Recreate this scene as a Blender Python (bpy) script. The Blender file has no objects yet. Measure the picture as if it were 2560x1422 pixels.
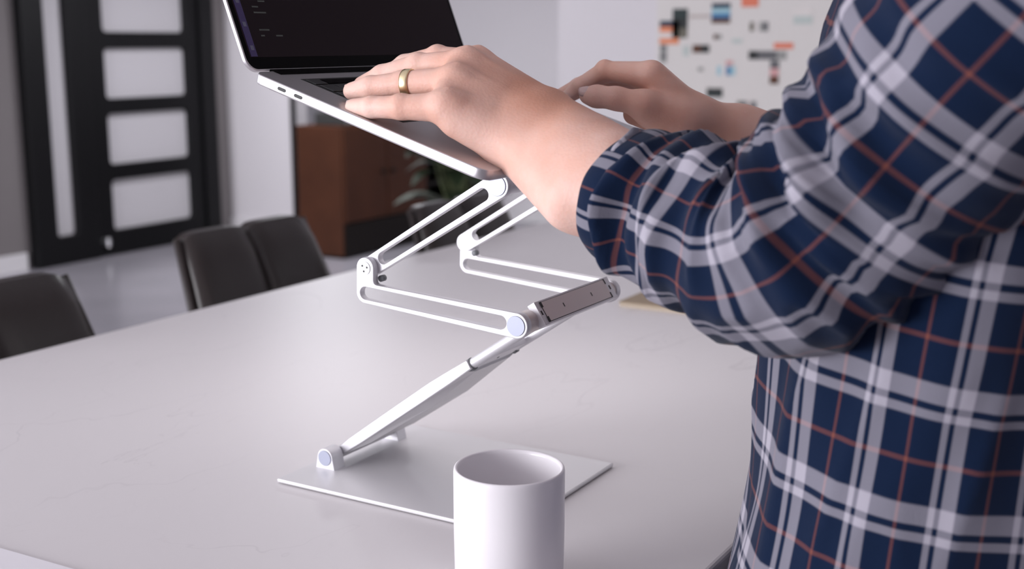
import bpy, bmesh, math, random
import numpy as np
from mathutils import Vector, Matrix, noise as mnoise

S = bpy.context.scene
COL = S.collection
T = 0.75                                   # table top height; "table coordinates" have z = 0 there

# ------------------------------------------------------------------ camera, world, lights, exposure
FPX, CX, CY = 3100.0, 1280.0, 711.0
PITCH = math.atan(611.0 / FPX); YAW = math.radians(30.7); CAMH = 0.42
Fv = np.array([-math.sin(YAW) * math.cos(PITCH), math.cos(YAW) * math.cos(PITCH), -math.sin(PITCH)])
Rv = np.array([math.cos(YAW), math.sin(YAW), 0.0]); Uv = np.cross(Rv, Fv)
C0 = np.array([0.0, 0.0, CAMH])
cam = bpy.data.cameras.new('camera'); camo = bpy.data.objects.new('camera', cam); COL.objects.link(camo)
camo.location = (0, 0, CAMH + T)
camo.rotation_euler = (math.pi / 2 - PITCH, 0, YAW)
cam.sensor_width = 36; cam.sensor_fit = 'HORIZONTAL'; cam.lens = FPX / 2560 * 36
cam.clip_start = 0.02
cam.dof.use_dof = True; cam.dof.focus_distance = 1.03; cam.dof.aperture_fstop = 5.6
S.camera = camo

W = bpy.data.worlds.new('World'); S.world = W; W.use_nodes = True
bg = W.node_tree.nodes['Background']; bg.inputs['Color'].default_value = (0.86, 0.91, 1.0, 1); bg.inputs['Strength'].default_value = 1.0
S.view_settings.view_transform = 'Standard'; S.view_settings.look = 'None'
S.view_settings.exposure = 0.2; S.view_settings.gamma = 1.0; S.view_settings.use_curve_mapping = False

def area(name, loc, target, sx, sy, power, col=(1, 1, 1)):
    l = bpy.data.lights.new(name, 'AREA'); l.shape = 'RECTANGLE'; l.size = sx; l.size_y = sy; l.energy = power; l.color = col
    o = bpy.data.objects.new(name, l); COL.objects.link(o); o.location = loc
    o.rotation_euler = (Vector(target) - Vector(loc)).to_track_quat('-Z', 'Y').to_euler(); return o
area('window_daylight', (-3.2, -2.52, 1.25), (-3.2, 1.0, 1.25), 3.0, 1.5, 185, (0.97, 0.96, 1.0))
area('window_daylight', (-5.3, 0.6, 1.6), (0.0, 0.6, 1.5), 2.2, 1.6, 22, (0.90, 0.93, 1.0))
area('window_daylight', (2.42, 3.6, 1.6), (0.0, 3.6, 1.6), 2.0, 1.6, 4, (1.0, 0.96, 0.95))  # added side light, put in to brighten the background walls
area('added_pendant_light', (-0.80, 1.25, 1.06), (-0.80, 1.25, 0.0), 0.50, 0.50, 0.55, (1.0, 0.95, 0.96))  # added light, brightens the middle of the table

area('added_ceiling_light', (-4.0, 4.9, 1.81), (-4.0, 4.9, 0.0), 0.5, 0.5, 24, (0.95, 0.96, 1.0))  # added light, lifts the back and pier walls

# ------------------------------------------------------------------ pixel helpers (photo pixel -> point on a world plane)
def ray(u, v):
    d = Fv * FPX + Rv * (u - CX) - Uv * (v - CY); return d / np.linalg.norm(d)
def onX(u, v, x): d = ray(u, v); return C0 + d * ((x - C0[0]) / d[0])
def onY(u, v, y): d = ray(u, v); return C0 + d * ((y - C0[1]) / d[1])
def onZ(u, v, z=0.0): d = ray(u, v); return C0 + d * ((z - C0[2]) / d[2])

# ------------------------------------------------------------------ materials
MATS = {}
def mat(name, col, rough=0.5, metal=0.0, spec=0.5, emit=None, estr=0.0, sss=0.0, coat=0.0, noise=None, bump=None, trans=0.0):
    if name in MATS: return MATS[name]
    m = bpy.data.materials.new(name); m.use_nodes = True; nt = m.node_tree; b = nt.nodes['Principled BSDF']
    b.inputs['Base Color'].default_value = (*col, 1); b.inputs['Roughness'].default_value = rough
    b.inputs['Metallic'].default_value = metal; b.inputs['Specular IOR Level'].default_value = spec
    b.inputs['Coat Weight'].default_value = coat; b.inputs['Transmission Weight'].default_value = trans
    if sss:
        b.inputs['Subsurface Weight'].default_value = sss; b.inputs['Subsurface Radius'].default_value = (1.0, 0.35, 0.2); b.inputs['Subsurface Scale'].default_value = 0.008
    if emit: b.inputs['Emission Color'].default_value = (*emit, 1); b.inputs['Emission Strength'].default_value = estr
    tc = nt.nodes.new('ShaderNodeTexCoord')
    if noise:
        sc, col2, lo, hi = noise
        n = nt.nodes.new('ShaderNodeTexNoise'); n.inputs['Scale'].default_value = sc; n.inputs['Detail'].default_value = 4
        r = nt.nodes.new('ShaderNodeValToRGB'); r.color_ramp.elements[0].position = lo; r.color_ramp.elements[1].position = hi
        r.color_ramp.elements[0].color = (*col, 1); r.color_ramp.elements[1].color = (*col2, 1)
        nt.links.new(tc.outputs['Object'], n.inputs['Vector']); nt.links.new(n.outputs['Fac'], r.inputs['Fac']); nt.links.new(r.outputs['Color'], b.inputs['Base Color'])
    if bump:
        sc, st, dist = bump
        n = nt.nodes.new('ShaderNodeTexNoise'); n.inputs['Scale'].default_value = sc; n.inputs['Detail'].default_value = 5
        bp = nt.nodes.new('ShaderNodeBump'); bp.inputs['Strength'].default_value = st; bp.inputs['Distance'].default_value = dist
        nt.links.new(tc.outputs['Object'], n.inputs['Vector']); nt.links.new(n.outputs['Fac'], bp.inputs['Height']); nt.links.new(bp.outputs['Normal'], b.inputs['Normal'])
    MATS[name] = m; return m

def marble():
    m = bpy.data.materials.new('marble_white'); m.use_nodes = True; nt = m.node_tree; b = nt.nodes['Principled BSDF']
    b.inputs['Roughness'].default_value = 0.40; b.inputs['Specular IOR Level'].default_value = 0.5
    tc = nt.nodes.new('ShaderNodeTexCoord')
    def vein(scale, off, w, dist):
        mp = nt.nodes.new('ShaderNodeMapping'); mp.inputs['Location'].default_value = off; mp.inputs['Rotation'].default_value = (0, 0, 0.9); mp.inputs['Scale'].default_value = (1, 0.45, 1)
        n = nt.nodes.new('ShaderNodeTexNoise'); n.inputs['Scale'].default_value = scale; n.inputs['Detail'].default_value = 5; n.inputs['Distortion'].default_value = dist
        a = nt.nodes.new('ShaderNodeMath'); a.operation = 'SUBTRACT'; a.inputs[1].default_value = 0.5
        c = nt.nodes.new('ShaderNodeMath'); c.operation = 'ABSOLUTE'
        r = nt.nodes.new('ShaderNodeMapRange'); r.inputs['From Min'].default_value = 0; r.inputs['From Max'].default_value = w; r.inputs['To Min'].default_value = 1; r.inputs['To Max'].default_value = 0
        nt.links.new(tc.outputs['Object'], mp.inputs['Vector']); nt.links.new(mp.outputs['Vector'], n.inputs['Vector'])
        nt.links.new(n.outputs['Fac'], a.inputs[0]); nt.links.new(a.outputs[0], c.inputs[0]); nt.links.new(c.outputs[0], r.inputs['Value'])
        return r
    v1 = vein(2.1, (3.1, 0.4, 0), 0.0035, 0.6); v2 = vein(3.4, (7.7, 2.2, 0), 0.002, 1.0)
    mk = nt.nodes.new('ShaderNodeTexNoise'); mk.inputs['Scale'].default_value = 4.0
    mr = nt.nodes.new('ShaderNodeMapRange'); mr.inputs['From Min'].default_value = 0.42; mr.inputs['From Max'].default_value = 0.62
    mx = nt.nodes.new('ShaderNodeMath'); mx.operation = 'MAXIMUM'; mu = nt.nodes.new('ShaderNodeMath'); mu.operation = 'MULTIPLY'; m3 = nt.nodes.new('ShaderNodeMath'); m3.operation = 'MULTIPLY'; m3.inputs[1].default_value = 0.22
    nt.links.new(tc.outputs['Object'], mk.inputs['Vector']); nt.links.new(mk.outputs['Fac'], mr.inputs['Value'])
    nt.links.new(v1.outputs['Result'], mx.inputs[0]); nt.links.new(v2.outputs['Result'], mx.inputs[1]); nt.links.new(mx.outputs[0], mu.inputs[0]); nt.links.new(mr.outputs['Result'], mu.inputs[1]); nt.links.new(mu.outputs[0], m3.inputs[0])
    cm = nt.nodes.new('ShaderNodeMix'); cm.data_type = 'RGBA'; cm.inputs['A'].default_value = (0.74, 0.71, 0.72, 1); cm.inputs['B'].default_value = (0.36, 0.33, 0.35, 1)
    nt.links.new(m3.outputs[0], cm.inputs['Factor']); nt.links.new(cm.outputs['Result'], b.inputs['Base Color'])
    return m

REP = 0.0715
def plaid():
    m = bpy.data.materials.new('plaid_flannel'); m.use_nodes = True; nt = m.node_tree; b = nt.nodes['Principled BSDF']
    b.inputs['Roughness'].default_value = 0.9; b.inputs['Specular IOR Level'].default_value = 0.15; b.inputs['Sheen Weight'].default_value = 0.08; b.inputs['Sheen Roughness'].default_value = 0.5
    uv = nt.nodes.new('ShaderNodeUVMap'); uv.uv_map = 'UVMap'
    sp = nt.nodes.new('ShaderNodeSeparateXYZ'); nt.links.new(uv.outputs['UV'], sp.inputs[0])
    navy = (0.0022, 0.0105, 0.037, 1); white = (0.39, 0.37, 0.43, 1); red = (0.19, 0.062, 0.05, 1); blue = (0.03, 0.075, 0.20, 1)
    def ramp(out):
        d = nt.nodes.new('ShaderNodeMath'); d.operation = 'DIVIDE'; d.inputs[1].default_value = REP
        f = nt.nodes.new('ShaderNodeMath'); f.operation = 'FRACT'; nt.links.new(out, d.inputs[0]); nt.links.new(d.outputs[0], f.inputs[0])
        r = nt.nodes.new('ShaderNodeValToRGB'); cr = r.color_ramp; cr.interpolation = 'LINEAR'
        st = [(0.0, navy), (0.02, white), (0.165, white), (0.18, navy), (0.225, navy), (0.24, white), (0.30, white), (0.315, navy), (0.64, navy), (0.652, red), (0.680, red), (0.692, navy), (0.985, navy)]
        cr.elements[0].position = 0; cr.elements[0].color = st[0][1]; cr.elements[1].position = 1; cr.elements[1].color = navy
        for p, c in st[1:]:
            e = cr.elements.new(p); e.color = c
        nt.links.new(f.outputs[0], r.inputs['Fac']); return r
    r1 = ramp(sp.outputs['X']); r2 = ramp(sp.outputs['Y'])
    mx = nt.nodes.new('ShaderNodeMix'); mx.data_type = 'RGBA'; mx.inputs['Factor'].default_value = 0.5
    nt.links.new(r1.outputs['Color'], mx.inputs['A']); nt.links.new(r2.outputs['Color'], mx.inputs['B']); nt.links.new(mx.outputs['Result'], b.inputs['Base Color'])
    n = nt.nodes.new('ShaderNodeTexNoise'); n.inputs['Scale'].default_value = 900; tc = nt.nodes.new('ShaderNodeTexCoord'); nt.links.new(tc.outputs['Object'], n.inputs['Vector'])
    bp = nt.nodes.new('ShaderNodeBump'); bp.inputs['Strength'].default_value = 0.25; bp.inputs['Distance'].default_value = 0.001; nt.links.new(n.outputs['Fac'], bp.inputs['Height']); nt.links.new(bp.outputs['Normal'], b.inputs['Normal'])
    return m

def skin():
    m = bpy.data.materials.new('skin'); m.use_nodes = True; nt = m.node_tree; b = nt.nodes['Principled BSDF']
    b.inputs['Roughness'].default_value = 0.52; b.inputs['Specular IOR Level'].default_value = 0.35
    b.inputs['Subsurface Weight'].default_value = 0.25; b.inputs['Subsurface Radius'].default_value = (1.0, 0.35, 0.2); b.inputs['Subsurface Scale'].default_value = 0.006
    tc = nt.nodes.new('ShaderNodeTexCoord')
    n = nt.nodes.new('ShaderNodeTexNoise'); n.inputs['Scale'].default_value = 34; n.inputs['Detail'].default_value = 4
    r = nt.nodes.new('ShaderNodeValToRGB'); r.color_ramp.elements[0].position = 0.36; r.color_ramp.elements[1].position = 0.66
    r.color_ramp.elements[0].color = (0.85, 0.585, 0.505, 1); r.color_ramp.elements[1].color = (0.80, 0.49, 0.40, 1)
    at = nt.nodes.new('ShaderNodeAttribute'); at.attribute_name = 'flush_and_shade'
    mx = nt.nodes.new('ShaderNodeMix'); mx.data_type = 'RGBA'; mx.inputs['B'].default_value = (0.62, 0.29, 0.19, 1)
    nt.links.new(tc.outputs['Object'], n.inputs['Vector']); nt.links.new(n.outputs['Fac'], r.inputs['Fac'])
    nt.links.new(r.outputs['Color'], mx.inputs['A']); nt.links.new(at.outputs['Fac'], mx.inputs['Factor']); nt.links.new(mx.outputs['Result'], b.inputs['Base Color'])
    n2 = nt.nodes.new('ShaderNodeTexVoronoi'); n2.inputs['Scale'].default_value = 420
    bp = nt.nodes.new('ShaderNodeBump'); bp.inputs['Strength'].default_value = 0.22; bp.inputs['Distance'].default_value = 0.0006
    nt.links.new(tc.outputs['Object'], n2.inputs['Vector']); nt.links.new(n2.outputs['Distance'], bp.inputs['Height']); nt.links.new(bp.outputs['Normal'], b.inputs['Normal'])
    return m

M_wall = mat('painted_wall', (0.70, 0.67, 0.70), 0.8, bump=(60, 0.05, 0.002))
M_ceil = mat('ceiling_paint', (0.78, 0.76, 0.77), 0.9)
M_floor = mat('polished_floor_tile', (0.33, 0.315, 0.35), 0.24, noise=(3, (0.38, 0.36, 0.40), 0.35, 0.7))
M_black = mat('black_painted_timber', (0.004, 0.004, 0.005), 0.45, spec=0.25)
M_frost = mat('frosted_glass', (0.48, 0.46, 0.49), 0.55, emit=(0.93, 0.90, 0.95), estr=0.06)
M_marble = marble()
M_alu = mat('anodised_aluminium', (0.72, 0.71, 0.74), 0.48, metal=0.6)
M_alu_d = mat('aluminium_cap', (0.38, 0.40, 0.50), 0.45, metal=0.4)
M_plate = mat('brushed_aluminium_plate', (0.74, 0.73, 0.745), 0.5, metal=0.45, bump=(400, 0.05, 0.0005))
M_steel = mat('steel_screw', (0.72, 0.72, 0.74), 0.3, metal=1.0)
M_dark = mat('dark_gap', (0.03, 0.03, 0.03), 0.6)
M_rubber = mat('grey_rubber', (0.20, 0.21, 0.22), 0.6)
M_lap = mat('laptop_aluminium', (0.54, 0.52, 0.54), 0.36, metal=0.8)
M_key = mat('black_key', (0.012, 0.012, 0.013), 0.45)
M_pad = mat('trackpad_glass', (0.50, 0.49, 0.51), 0.3, metal=0.6)
M_bezel = mat('black_bezel', (0.002, 0.0015, 0.002), 0.2, spec=0.04)
M_ceramic = mat('white_ceramic', (0.90, 0.87, 0.90), 0.32, coat=0.2)
M_leather = mat('black_leather', (0.018, 0.012, 0.011), 0.38, spec=0.45, bump=(180, 0.3, 0.001))
M_brownwood = mat('reddish_brown_wood', (0.055, 0.017, 0.007), 0.6, spec=0.25, noise=(5, (0.075, 0.024, 0.010), 0.3, 0.7))
M_darkwood = mat('dark_stained_wood', (0.009, 0.006, 0.005), 0.6, spec=0.2)
M_gold = mat('gold', (0.90, 0.76, 0.48), 0.3, metal=1.0)
M_skin = skin(); M_plaid = plaid()
M_nail = mat('fingernail', (0.72, 0.49, 0.46), 0.3, sss=0.2)

# ------------------------------------------------------------------ object helpers
def tag(o, label=None, cat=None, group=None, kind=None):
    if label: o['label'] = label
    if cat: o['category'] = cat
    if group: o['group'] = group
    if kind: o['kind'] = kind
    return o
def empty(name, loc=(0, 0, 0), label=None, cat=None, group=None, rz=0):
    o = bpy.data.objects.new(name, None); COL.objects.link(o); o.location = (loc[0], loc[1], loc[2] + T); o.rotation_euler.z = rz
    o.empty_display_size = 0.05; return tag(o, label, cat, group)
def link(name, me, m, parent=None, smooth=False, zoff=True):
    """mesh given in table coordinates (z=0 on the table top) unless a parent already sits there"""
    o = bpy.data.objects.new(name, me); COL.objects.link(o)
    ms = m if isinstance(m, (list, tuple)) else [m]
    for x in ms: me.materials.append(x)
    if parent is not None:
        o.parent = parent
        o.location = (-parent['_o'][0], -parent['_o'][1], -parent['_o'][2]) if '_o' in parent else (0, 0, 0)
    else: o.location = (0, 0, T)
    if smooth:
        for p in me.polygons: p.use_smooth = True
    return o
def abs_empty(name, loc, label, cat, group=None):
    """thing whose parts are modelled in table coordinates"""
    o = empty(name, loc, label, cat, group); o['_o'] = [float(x) for x in loc]; return o
def pm(verts, faces):
    me = bpy.data.meshes.new('m'); me.from_pydata([tuple(map(float, v)) for v in verts], [], faces); me.update(); return me
def bm_mesh(bm):
    me = bpy.data.meshes.new('m'); bmesh.ops.recalc_face_normals(bm, faces=bm.faces); bm.to_mesh(me); bm.free(); return me
def add_box(bm, lo, hi, bevel=0.0, seg=2, M=None):
    r = bmesh.ops.create_cube(bm, size=1); vs = r['verts']
    for v in vs: v.co = Vector([(lo[i] + hi[i]) / 2 + v.co[i] * (hi[i] - lo[i]) for i in range(3)])
    if bevel:
        es = list({e for v in vs for e in v.link_edges})
        rr = bmesh.ops.bevel(bm, geom=es, offset=bevel, segments=seg, affect='EDGES', profile=0.5); vs = list({v for f in rr['faces'] for v in f.verts} | {v for v in vs if v.is_valid})
    if M is not None:
        for v in vs: v.co = M @ v.co
    return vs
def box(name, lo, hi, m, parent=None, bevel=0.0, M=None, smooth=False):
    bm = bmesh.new(); add_box(bm, lo, hi, bevel, 3, M); return link(name, bm_mesh(bm), m, parent, smooth)
def add_tube(bm, pts, rads, n=16, cap=True):
    pts = [Vector(p) for p in pts]; rings = []; ref = None
    for i, p in enumerate(pts):
        d = (pts[min(i + 1, len(pts) - 1)] - pts[max(i - 1, 0)]).normalized()
        if ref is None: ref = d.orthogonal().normalized()
        ref = (ref - d * ref.dot(d)).normalized(); q = d.cross(ref)
        r = rads[i] if isinstance(rads, (list, tuple)) else rads
        rings.append([bm.verts.new(p + (ref * math.cos(2 * math.pi * k / n) + q * math.sin(2 * math.pi * k / n)) * r) for k in range(n)])
    for a, b in zip(rings, rings[1:]):
        for k in range(n): bm.faces.new((a[k], a[(k + 1) % n], b[(k + 1) % n], b[k]))
    if cap: bm.faces.new(rings[0][::-1]); bm.faces.new(rings[-1])
def cyl(name, p, q, r, m, parent=None, n=40, bev=0.0008):
    p, q = Vector(p), Vector(q); d = (q - p).normalized()
    bm = bmesh.new(); add_tube(bm, [p, p + d * bev, q - d * bev, q], [r - bev, r, r, r - bev], n); o = link(name, bm_mesh(bm), m, parent, True)
    fix_sharp(o); return o
def fix_sharp(o, ang=35):
    me = o.data
    for p in me.polygons: p.use_smooth = True
    try: me.set_sharp_from_angle(angle=math.radians(ang))
    except Exception: pass
def shape2d(outlines, depth, bevel=0.0006):
    """filled XZ outline with holes, extruded from y=0 to y=depth (mesh through a 2D curve)"""
    cu = bpy.data.curves.new('c', 'CURVE'); cu.dimensions = '2D'; cu.fill_mode = 'BOTH'; cu.extrude = depth / 2 - bevel; cu.bevel_depth = bevel; cu.bevel_resolution = 2; cu.offset = -bevel
    for pts in outlines:
        sp = cu.splines.new('POLY'); sp.points.add(len(pts) - 1); sp.use_cyclic_u = True
        for i, (x, z) in enumerate(pts): sp.points[i].co = (x, z, 0, 1)
    o = bpy.data.objects.new('tmp', cu); COL.objects.link(o); dg = bpy.context.evaluated_depsgraph_get(); dg.update()
    me = bpy.data.meshes.new_from_object(o.evaluated_get(dg)); bpy.data.objects.remove(o); bpy.data.curves.remove(cu)
    for v in me.vertices:
        x, z, y = v.co; v.co = (x, y + depth / 2, z)
    me.flip_normals(); me.materials.clear(); return me
def arc(cx, cz, r, a0, a1, n=16): return [(cx + r * math.cos(a0 + (a1 - a0) * i / n), cz + r * math.sin(a0 + (a1 - a0) * i / n)) for i in range(n + 1)]
def capsule(P, Q, r, n=16, r2=None):
    a = math.atan2(Q[1] - P[1], Q[0] - P[0]); return arc(Q[0], Q[1], r2 or r, a - math.pi / 2, a + math.pi / 2, n) + arc(P[0], P[1], r, a + math.pi / 2, a + 3 * math.pi / 2, n)
def lathe(profile, n=64, c=(0, 0, 0)):
    vs, fs = [], []
    for r, z in profile:
        for k in range(n): vs.append((c[0] + r * math.cos(2 * math.pi * k / n), c[1] + r * math.sin(2 * math.pi * k / n), c[2] + z))
    for i in range(len(profile) - 1):
        for k in range(n): a = i * n + k; b = i * n + (k + 1) % n; fs.append((a, b, b + n, a + n))
    fs.append(tuple(range(n))[::-1]); fs.append(tuple(range((len(profile) - 1) * n, len(profile) * n))); return pm(vs, fs)

# ------------------------------------------------------------------ signed distance modelling (hands, body)
def rcone(P, a, ra, b, rb):
    a = np.array(a, float); b = np.array(b, float); ab = b - a; L2 = ab @ ab + 1e-12
    t = np.clip(((P - a) @ ab) / L2, 0, 1); return np.linalg.norm(P - a - t[..., None] * ab, axis=-1) - (ra + (rb - ra) * t)
def ellip(P, c, r, A=None):
    q = P - np.array(c, float)
    if A is not None: q = q @ np.array(A, float).T
    r = np.array(r, float); k0 = np.linalg.norm(q / r, axis=-1); k1 = np.linalg.norm(q / (r * r), axis=-1) + 1e-9; return k0 * (k0 - 1) / k1
def sdf_mesh(prims, lo, hi, h, clip=None):
    lo = np.array(lo, float); hi = np.array(hi, float); n = np.ceil((hi - lo) / h).astype(int) + 1
    D = np.full(n, 0.05, dtype=np.float32)
    for pr in prims:
        kind, k = pr[0], pr[-1]
        if kind == 'c': _, a, ra, b, rb, _ = pr; mn = np.minimum(np.array(a) - ra, np.array(b) - rb); mxx = np.maximum(np.array(a) + ra, np.array(b) + rb)
        else: c, r = pr[1], pr[2]; mn = np.array(c) - max(r); mxx = np.array(c) + max(r)
        m = abs(k) + 0.006 + 2 * h; i0 = np.clip(((mn - m - lo) / h).astype(int), 0, n - 1); i1 = np.clip(((mxx + m - lo) / h).astype(int) + 2, 0, n)
        if np.any(i1 - i0 < 2): continue
        ax = [lo[j] + h * np.arange(i0[j], i1[j]) for j in range(3)]
        P = np.stack(np.meshgrid(*ax, indexing='ij'), -1)
        d = rcone(P, a, ra, b, rb) if kind == 'c' else ellip(P, c, r, pr[3] if len(pr) > 4 else None)
        sl = tuple(slice(i0[j], i1[j]) for j in range(3)); cur = D[sl]
        if k > 0: q = np.clip(0.5 + 0.5 * (cur - d) / k, 0, 1); D[sl] = cur + (d - cur) * q - k * q * (1 - q)
        else: k = -k; q = np.clip(0.5 - 0.5 * (cur + d) / k, 0, 1); D[sl] = cur + (-d - cur) * q + k * q * (1 - q)   # carve
    inside = D < 0
    c8 = [(i, j, k) for i in (0, 1) for j in (0, 1) for k in (0, 1)]
    sh = lambda o: tuple(slice(o[j], n[j] - 1 + o[j]) for j in range(3))
    cnt = sum(inside[sh(o)].astype(np.int8) for o in c8); act = (cnt > 0) & (cnt < 8)
    idx = -np.ones(act.shape, int); ijk = np.argwhere(act); idx[act] = np.arange(len(ijk))
    acc = np.zeros((len(ijk), 3)); num = np.zeros(len(ijk))
    for o in c8:
        for ax in range(3):
            if o[ax]: continue
            o2 = list(o); o2[ax] = 1
            A = D[tuple((ijk + o).T)]; B = D[tuple((ijk + o2).T)]; cr = (A < 0) != (B < 0)
            t = np.where(cr, A / np.where(cr, A - B, 1), 0); p = np.tile(np.array(o, float), (len(ijk), 1)); p[:, ax] = t
            acc[cr] += p[cr]; num[cr] += 1
    V = lo + h * (ijk + acc / num[:, None]); F = []
    for ax in range(3):
        u, w = (ax + 1) % 3, (ax + 2) % 3
        a = [slice(1, n[j] - 1) for j in range(3)]; a[ax] = slice(0, n[ax] - 1); b = list(a); b[ax] = slice(1, n[ax])
        A = inside[tuple(a)]; B = inside[tuple(b)]; off = np.array([1, 1, 1]); off[ax] = 0
        e = np.argwhere(A != B); s = A[tuple(e.T)]; e = e + off
        q = []
        for du, dw in ((-1, -1), (0, -1), (0, 0), (-1, 0)):
            c = e.copy(); c[:, u] += du; c[:, w] += dw; q.append(idx[tuple(c.T)])
        q = np.stack(q, 1); q[~s] = q[~s][:, ::-1]; F.append(q)
    return V, np.concatenate(F)
def join_vf(lst):
    Vs, Fs, o = [], [], 0
    for V, F in lst: Vs.append(V); Fs.append(F + o); o += len(V)
    return np.concatenate(Vs), np.concatenate(Fs)

# ================================================================== the room
def st(o): o['kind'] = 'structure'; return o
st(box('floor', (-8, -2.8, -0.85), (2.7, 8.0, -0.75), M_floor))
st(box('ceiling', (-8, -2.8, 1.85), (2.7, 8.0, 1.95), M_ceil))
def wall_with_opening(name, axis, pos, thick, a0, a1, ops, m=None):
    bm = bmesh.new(); z0, z1 = -0.75, 1.85; segs = []
    cur = a0
    for (b0, b1, zb, zt) in ops:
        segs += [(cur, b0, z0, z1), (b0, b1, z0, zb), (b0, b1, zt, z1)]; cur = b1
    segs.append((cur, a1, z0, z1))
    for s0, s1, q0, q1 in segs:
        if s1 - s0 < 1e-4 or q1 - q0 < 1e-4: continue
        if axis == 'y': add_box(bm, (s0, min(pos, pos + thick), q0), (s1, max(pos, pos + thick), q1))
        else: add_box(bm, (min(pos, pos + thick), s0, q0), (max(pos, pos + thick), s1, q1))
    return st(link(name, bm_mesh(bm), m or M_wall))
wall_with_opening('wall_front', 'y', -2.6, -0.15, -8, 2.7, [(-4.7, -1.7, -0.30, 1.30)])
wall_with_opening('wall_right', 'x', 2.5, 0.15, -2.6, 5.0, [(2.6, 4.6, 0.05, 1.65)])
wall_with_opening('wall_left', 'x', -5.4, -0.12, -2.6, 5.69, [(-0.5, 1.7, 0.05, 1.65)], mat('shade_darkened_wall', (0.19, 0.172, 0.175), 0.8))  # wall colour darkened to carry the shade on the door side
wall_with_opening('wall_pier', 'y', 5.69, 0.12, -5.52, -4.878, [])
wall_with_opening('wall_hall', 'x', -6.6, -0.1, 5.81, 7.0, [])
wall_with_opening('wall_back', 'y', 7.0, 0.12, -6.7, -2.5, [])
wall_with_opening('wall_side', 'x', -2.726, 0.12, 5.12, 7.0, [])
wall_with_opening('wall_rear', 'y', 5.0, 0.12, -2.726, 2.7, [])
for nm, lo, hi in (('baseboard_left', (-5.4, -2.6, -0.75), (-5.385, 4.16, -0.66)), ('baseboard_pier', (-5.4, 5.675, -0.75), (-4.878, 5.69, -0.66)), ('baseboard_back', (-6.6, 6.985, -0.75), (-2.73, 7.0, -0.66)), ('baseboard_rear', (-2.72, 4.985, -0.75), (2.5, 5.0, -0.66))):
    st(box(nm, lo, hi, mat('white_skirting', (0.72, 0.70, 0.72), 0.5)))
st(box('trim_1', (-4.89, 5.672, -0.75), (-4.862, 5.69, 1.85), M_black))          # dark edge where the pier wall ends
M_wf = mat('white_window_frame', (0.8, 0.8, 0.8), 0.5)
def window(name, lo, hi, axis):
    root = empty(name, (0, 0, 0)); root['_o'] = [0.0, 0.0, 0.0]; st(root); bm = bmesh.new(); t = 0.05
    a = 0 if axis == 'y' else 1; L, H = list(lo), list(hi)
    def bar(a0, a1, z0, z1):
        l = list(lo); h = list(hi); l[a], h[a], l[2], h[2] = a0, a1, z0, z1; add_box(bm, l, h)
    bar(lo[a], lo[a] + t, lo[2], hi[2]); bar(hi[a] - t, hi[a], lo[2], hi[2]); bar(lo[a] + t, hi[a] - t, lo[2], lo[2] + t); bar(lo[a] + t, hi[a] - t, hi[2] - t, hi[2])
    mid = (lo[a] + hi[a]) / 2; bar(mid - t / 2, mid + t / 2, lo[2] + t, hi[2] - t)
    link('window_frame', bm_mesh(bm), M_wf, root)
window('window_1', (-4.7, -2.70, -0.30), (-1.7, -2.64, 1.30), 'y')
window('added_window', (2.55, 2.6, 0.05), (2.61, 4.6, 1.65), 'x')  # added window, unseen, goes with the side light for the background
window('window_3', (-5.50, -0.5, 0.05), (-5.44, 1.7, 1.65), 'x')

# ---- entrance door with frosted panes, on the left wall
def rrect(y0, y1, z0, z1, r, n=5):
    return arc(y1 - r, z1 - r, r, 0, math.pi / 2, n) + arc(y0 + r, z1 - r, r, math.pi / 2, math.pi, n) + arc(y0 + r, z0 + r, r, math.pi, 1.5 * math.pi, n) + arc(y1 - r, z0 + r, r, 1.5 * math.pi, 2 * math.pi, n)
def yz_panel(outlines, x0, depth):
    me = shape2d(outlines, depth, 0.003)
    for v in me.vertices:
        a, y, z = v.co; v.co = (x0 + y, a, z)
    me.flip_normals(); return me
door = empty('door_1', (0, 0, 0)); door['_o'] = [0.0, 0.0, 0.0]; st(door)
DX = -5.4
panes = [(4.71, 5.312, -0.612, -0.335), (4.71, 5.312, -0.25, 0.025), (4.71, 5.312, 0.107, 0.375), (4.71, 5.312, 0.463, 0.735), (4.71, 5.312, 0.82, 1.09)]
side = (4.325, 4.462, -0.60, 1.09)
link('door_leaf', yz_panel([rrect(4.60, 5.41, -0.742, 1.20, 0.004)] + [rrect(*p, 0.025) for p in panes], DX + 0.004, 0.05), M_black, door)
link('sidelight_frame', yz_panel([rrect(4.19, 4.595, -0.748, 1.27, 0.004), rrect(*side, 0.025)], DX + 0.002, 0.06), M_black, door)
bm = bmesh.new(); add_box(bm, (DX + 0.002, 5.415, -0.748), (DX + 0.07, 5.525, 1.27)); add_box(bm, (DX + 0.002, 4.60, 1.205), (DX + 0.07, 5.415, 1.27))
link('door_frame', bm_mesh(bm), M_black, door)
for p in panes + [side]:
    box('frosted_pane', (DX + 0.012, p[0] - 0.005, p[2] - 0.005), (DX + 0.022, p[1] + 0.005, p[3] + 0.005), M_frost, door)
bm = bmesh.new(); add_tube(bm, [(DX + 0.05, 4.635, -0.665), (DX + 0.085, 4.635, -0.665)], [0.022, 0.018], 20); add_tube(bm, [(DX + 0.085, 4.635, -0.69), (DX + 0.085, 4.635, -0.64)], 0.010, 12)
o = link('door_bolt', bm_mesh(bm), M_steel, door); fix_sharp(o)

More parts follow.
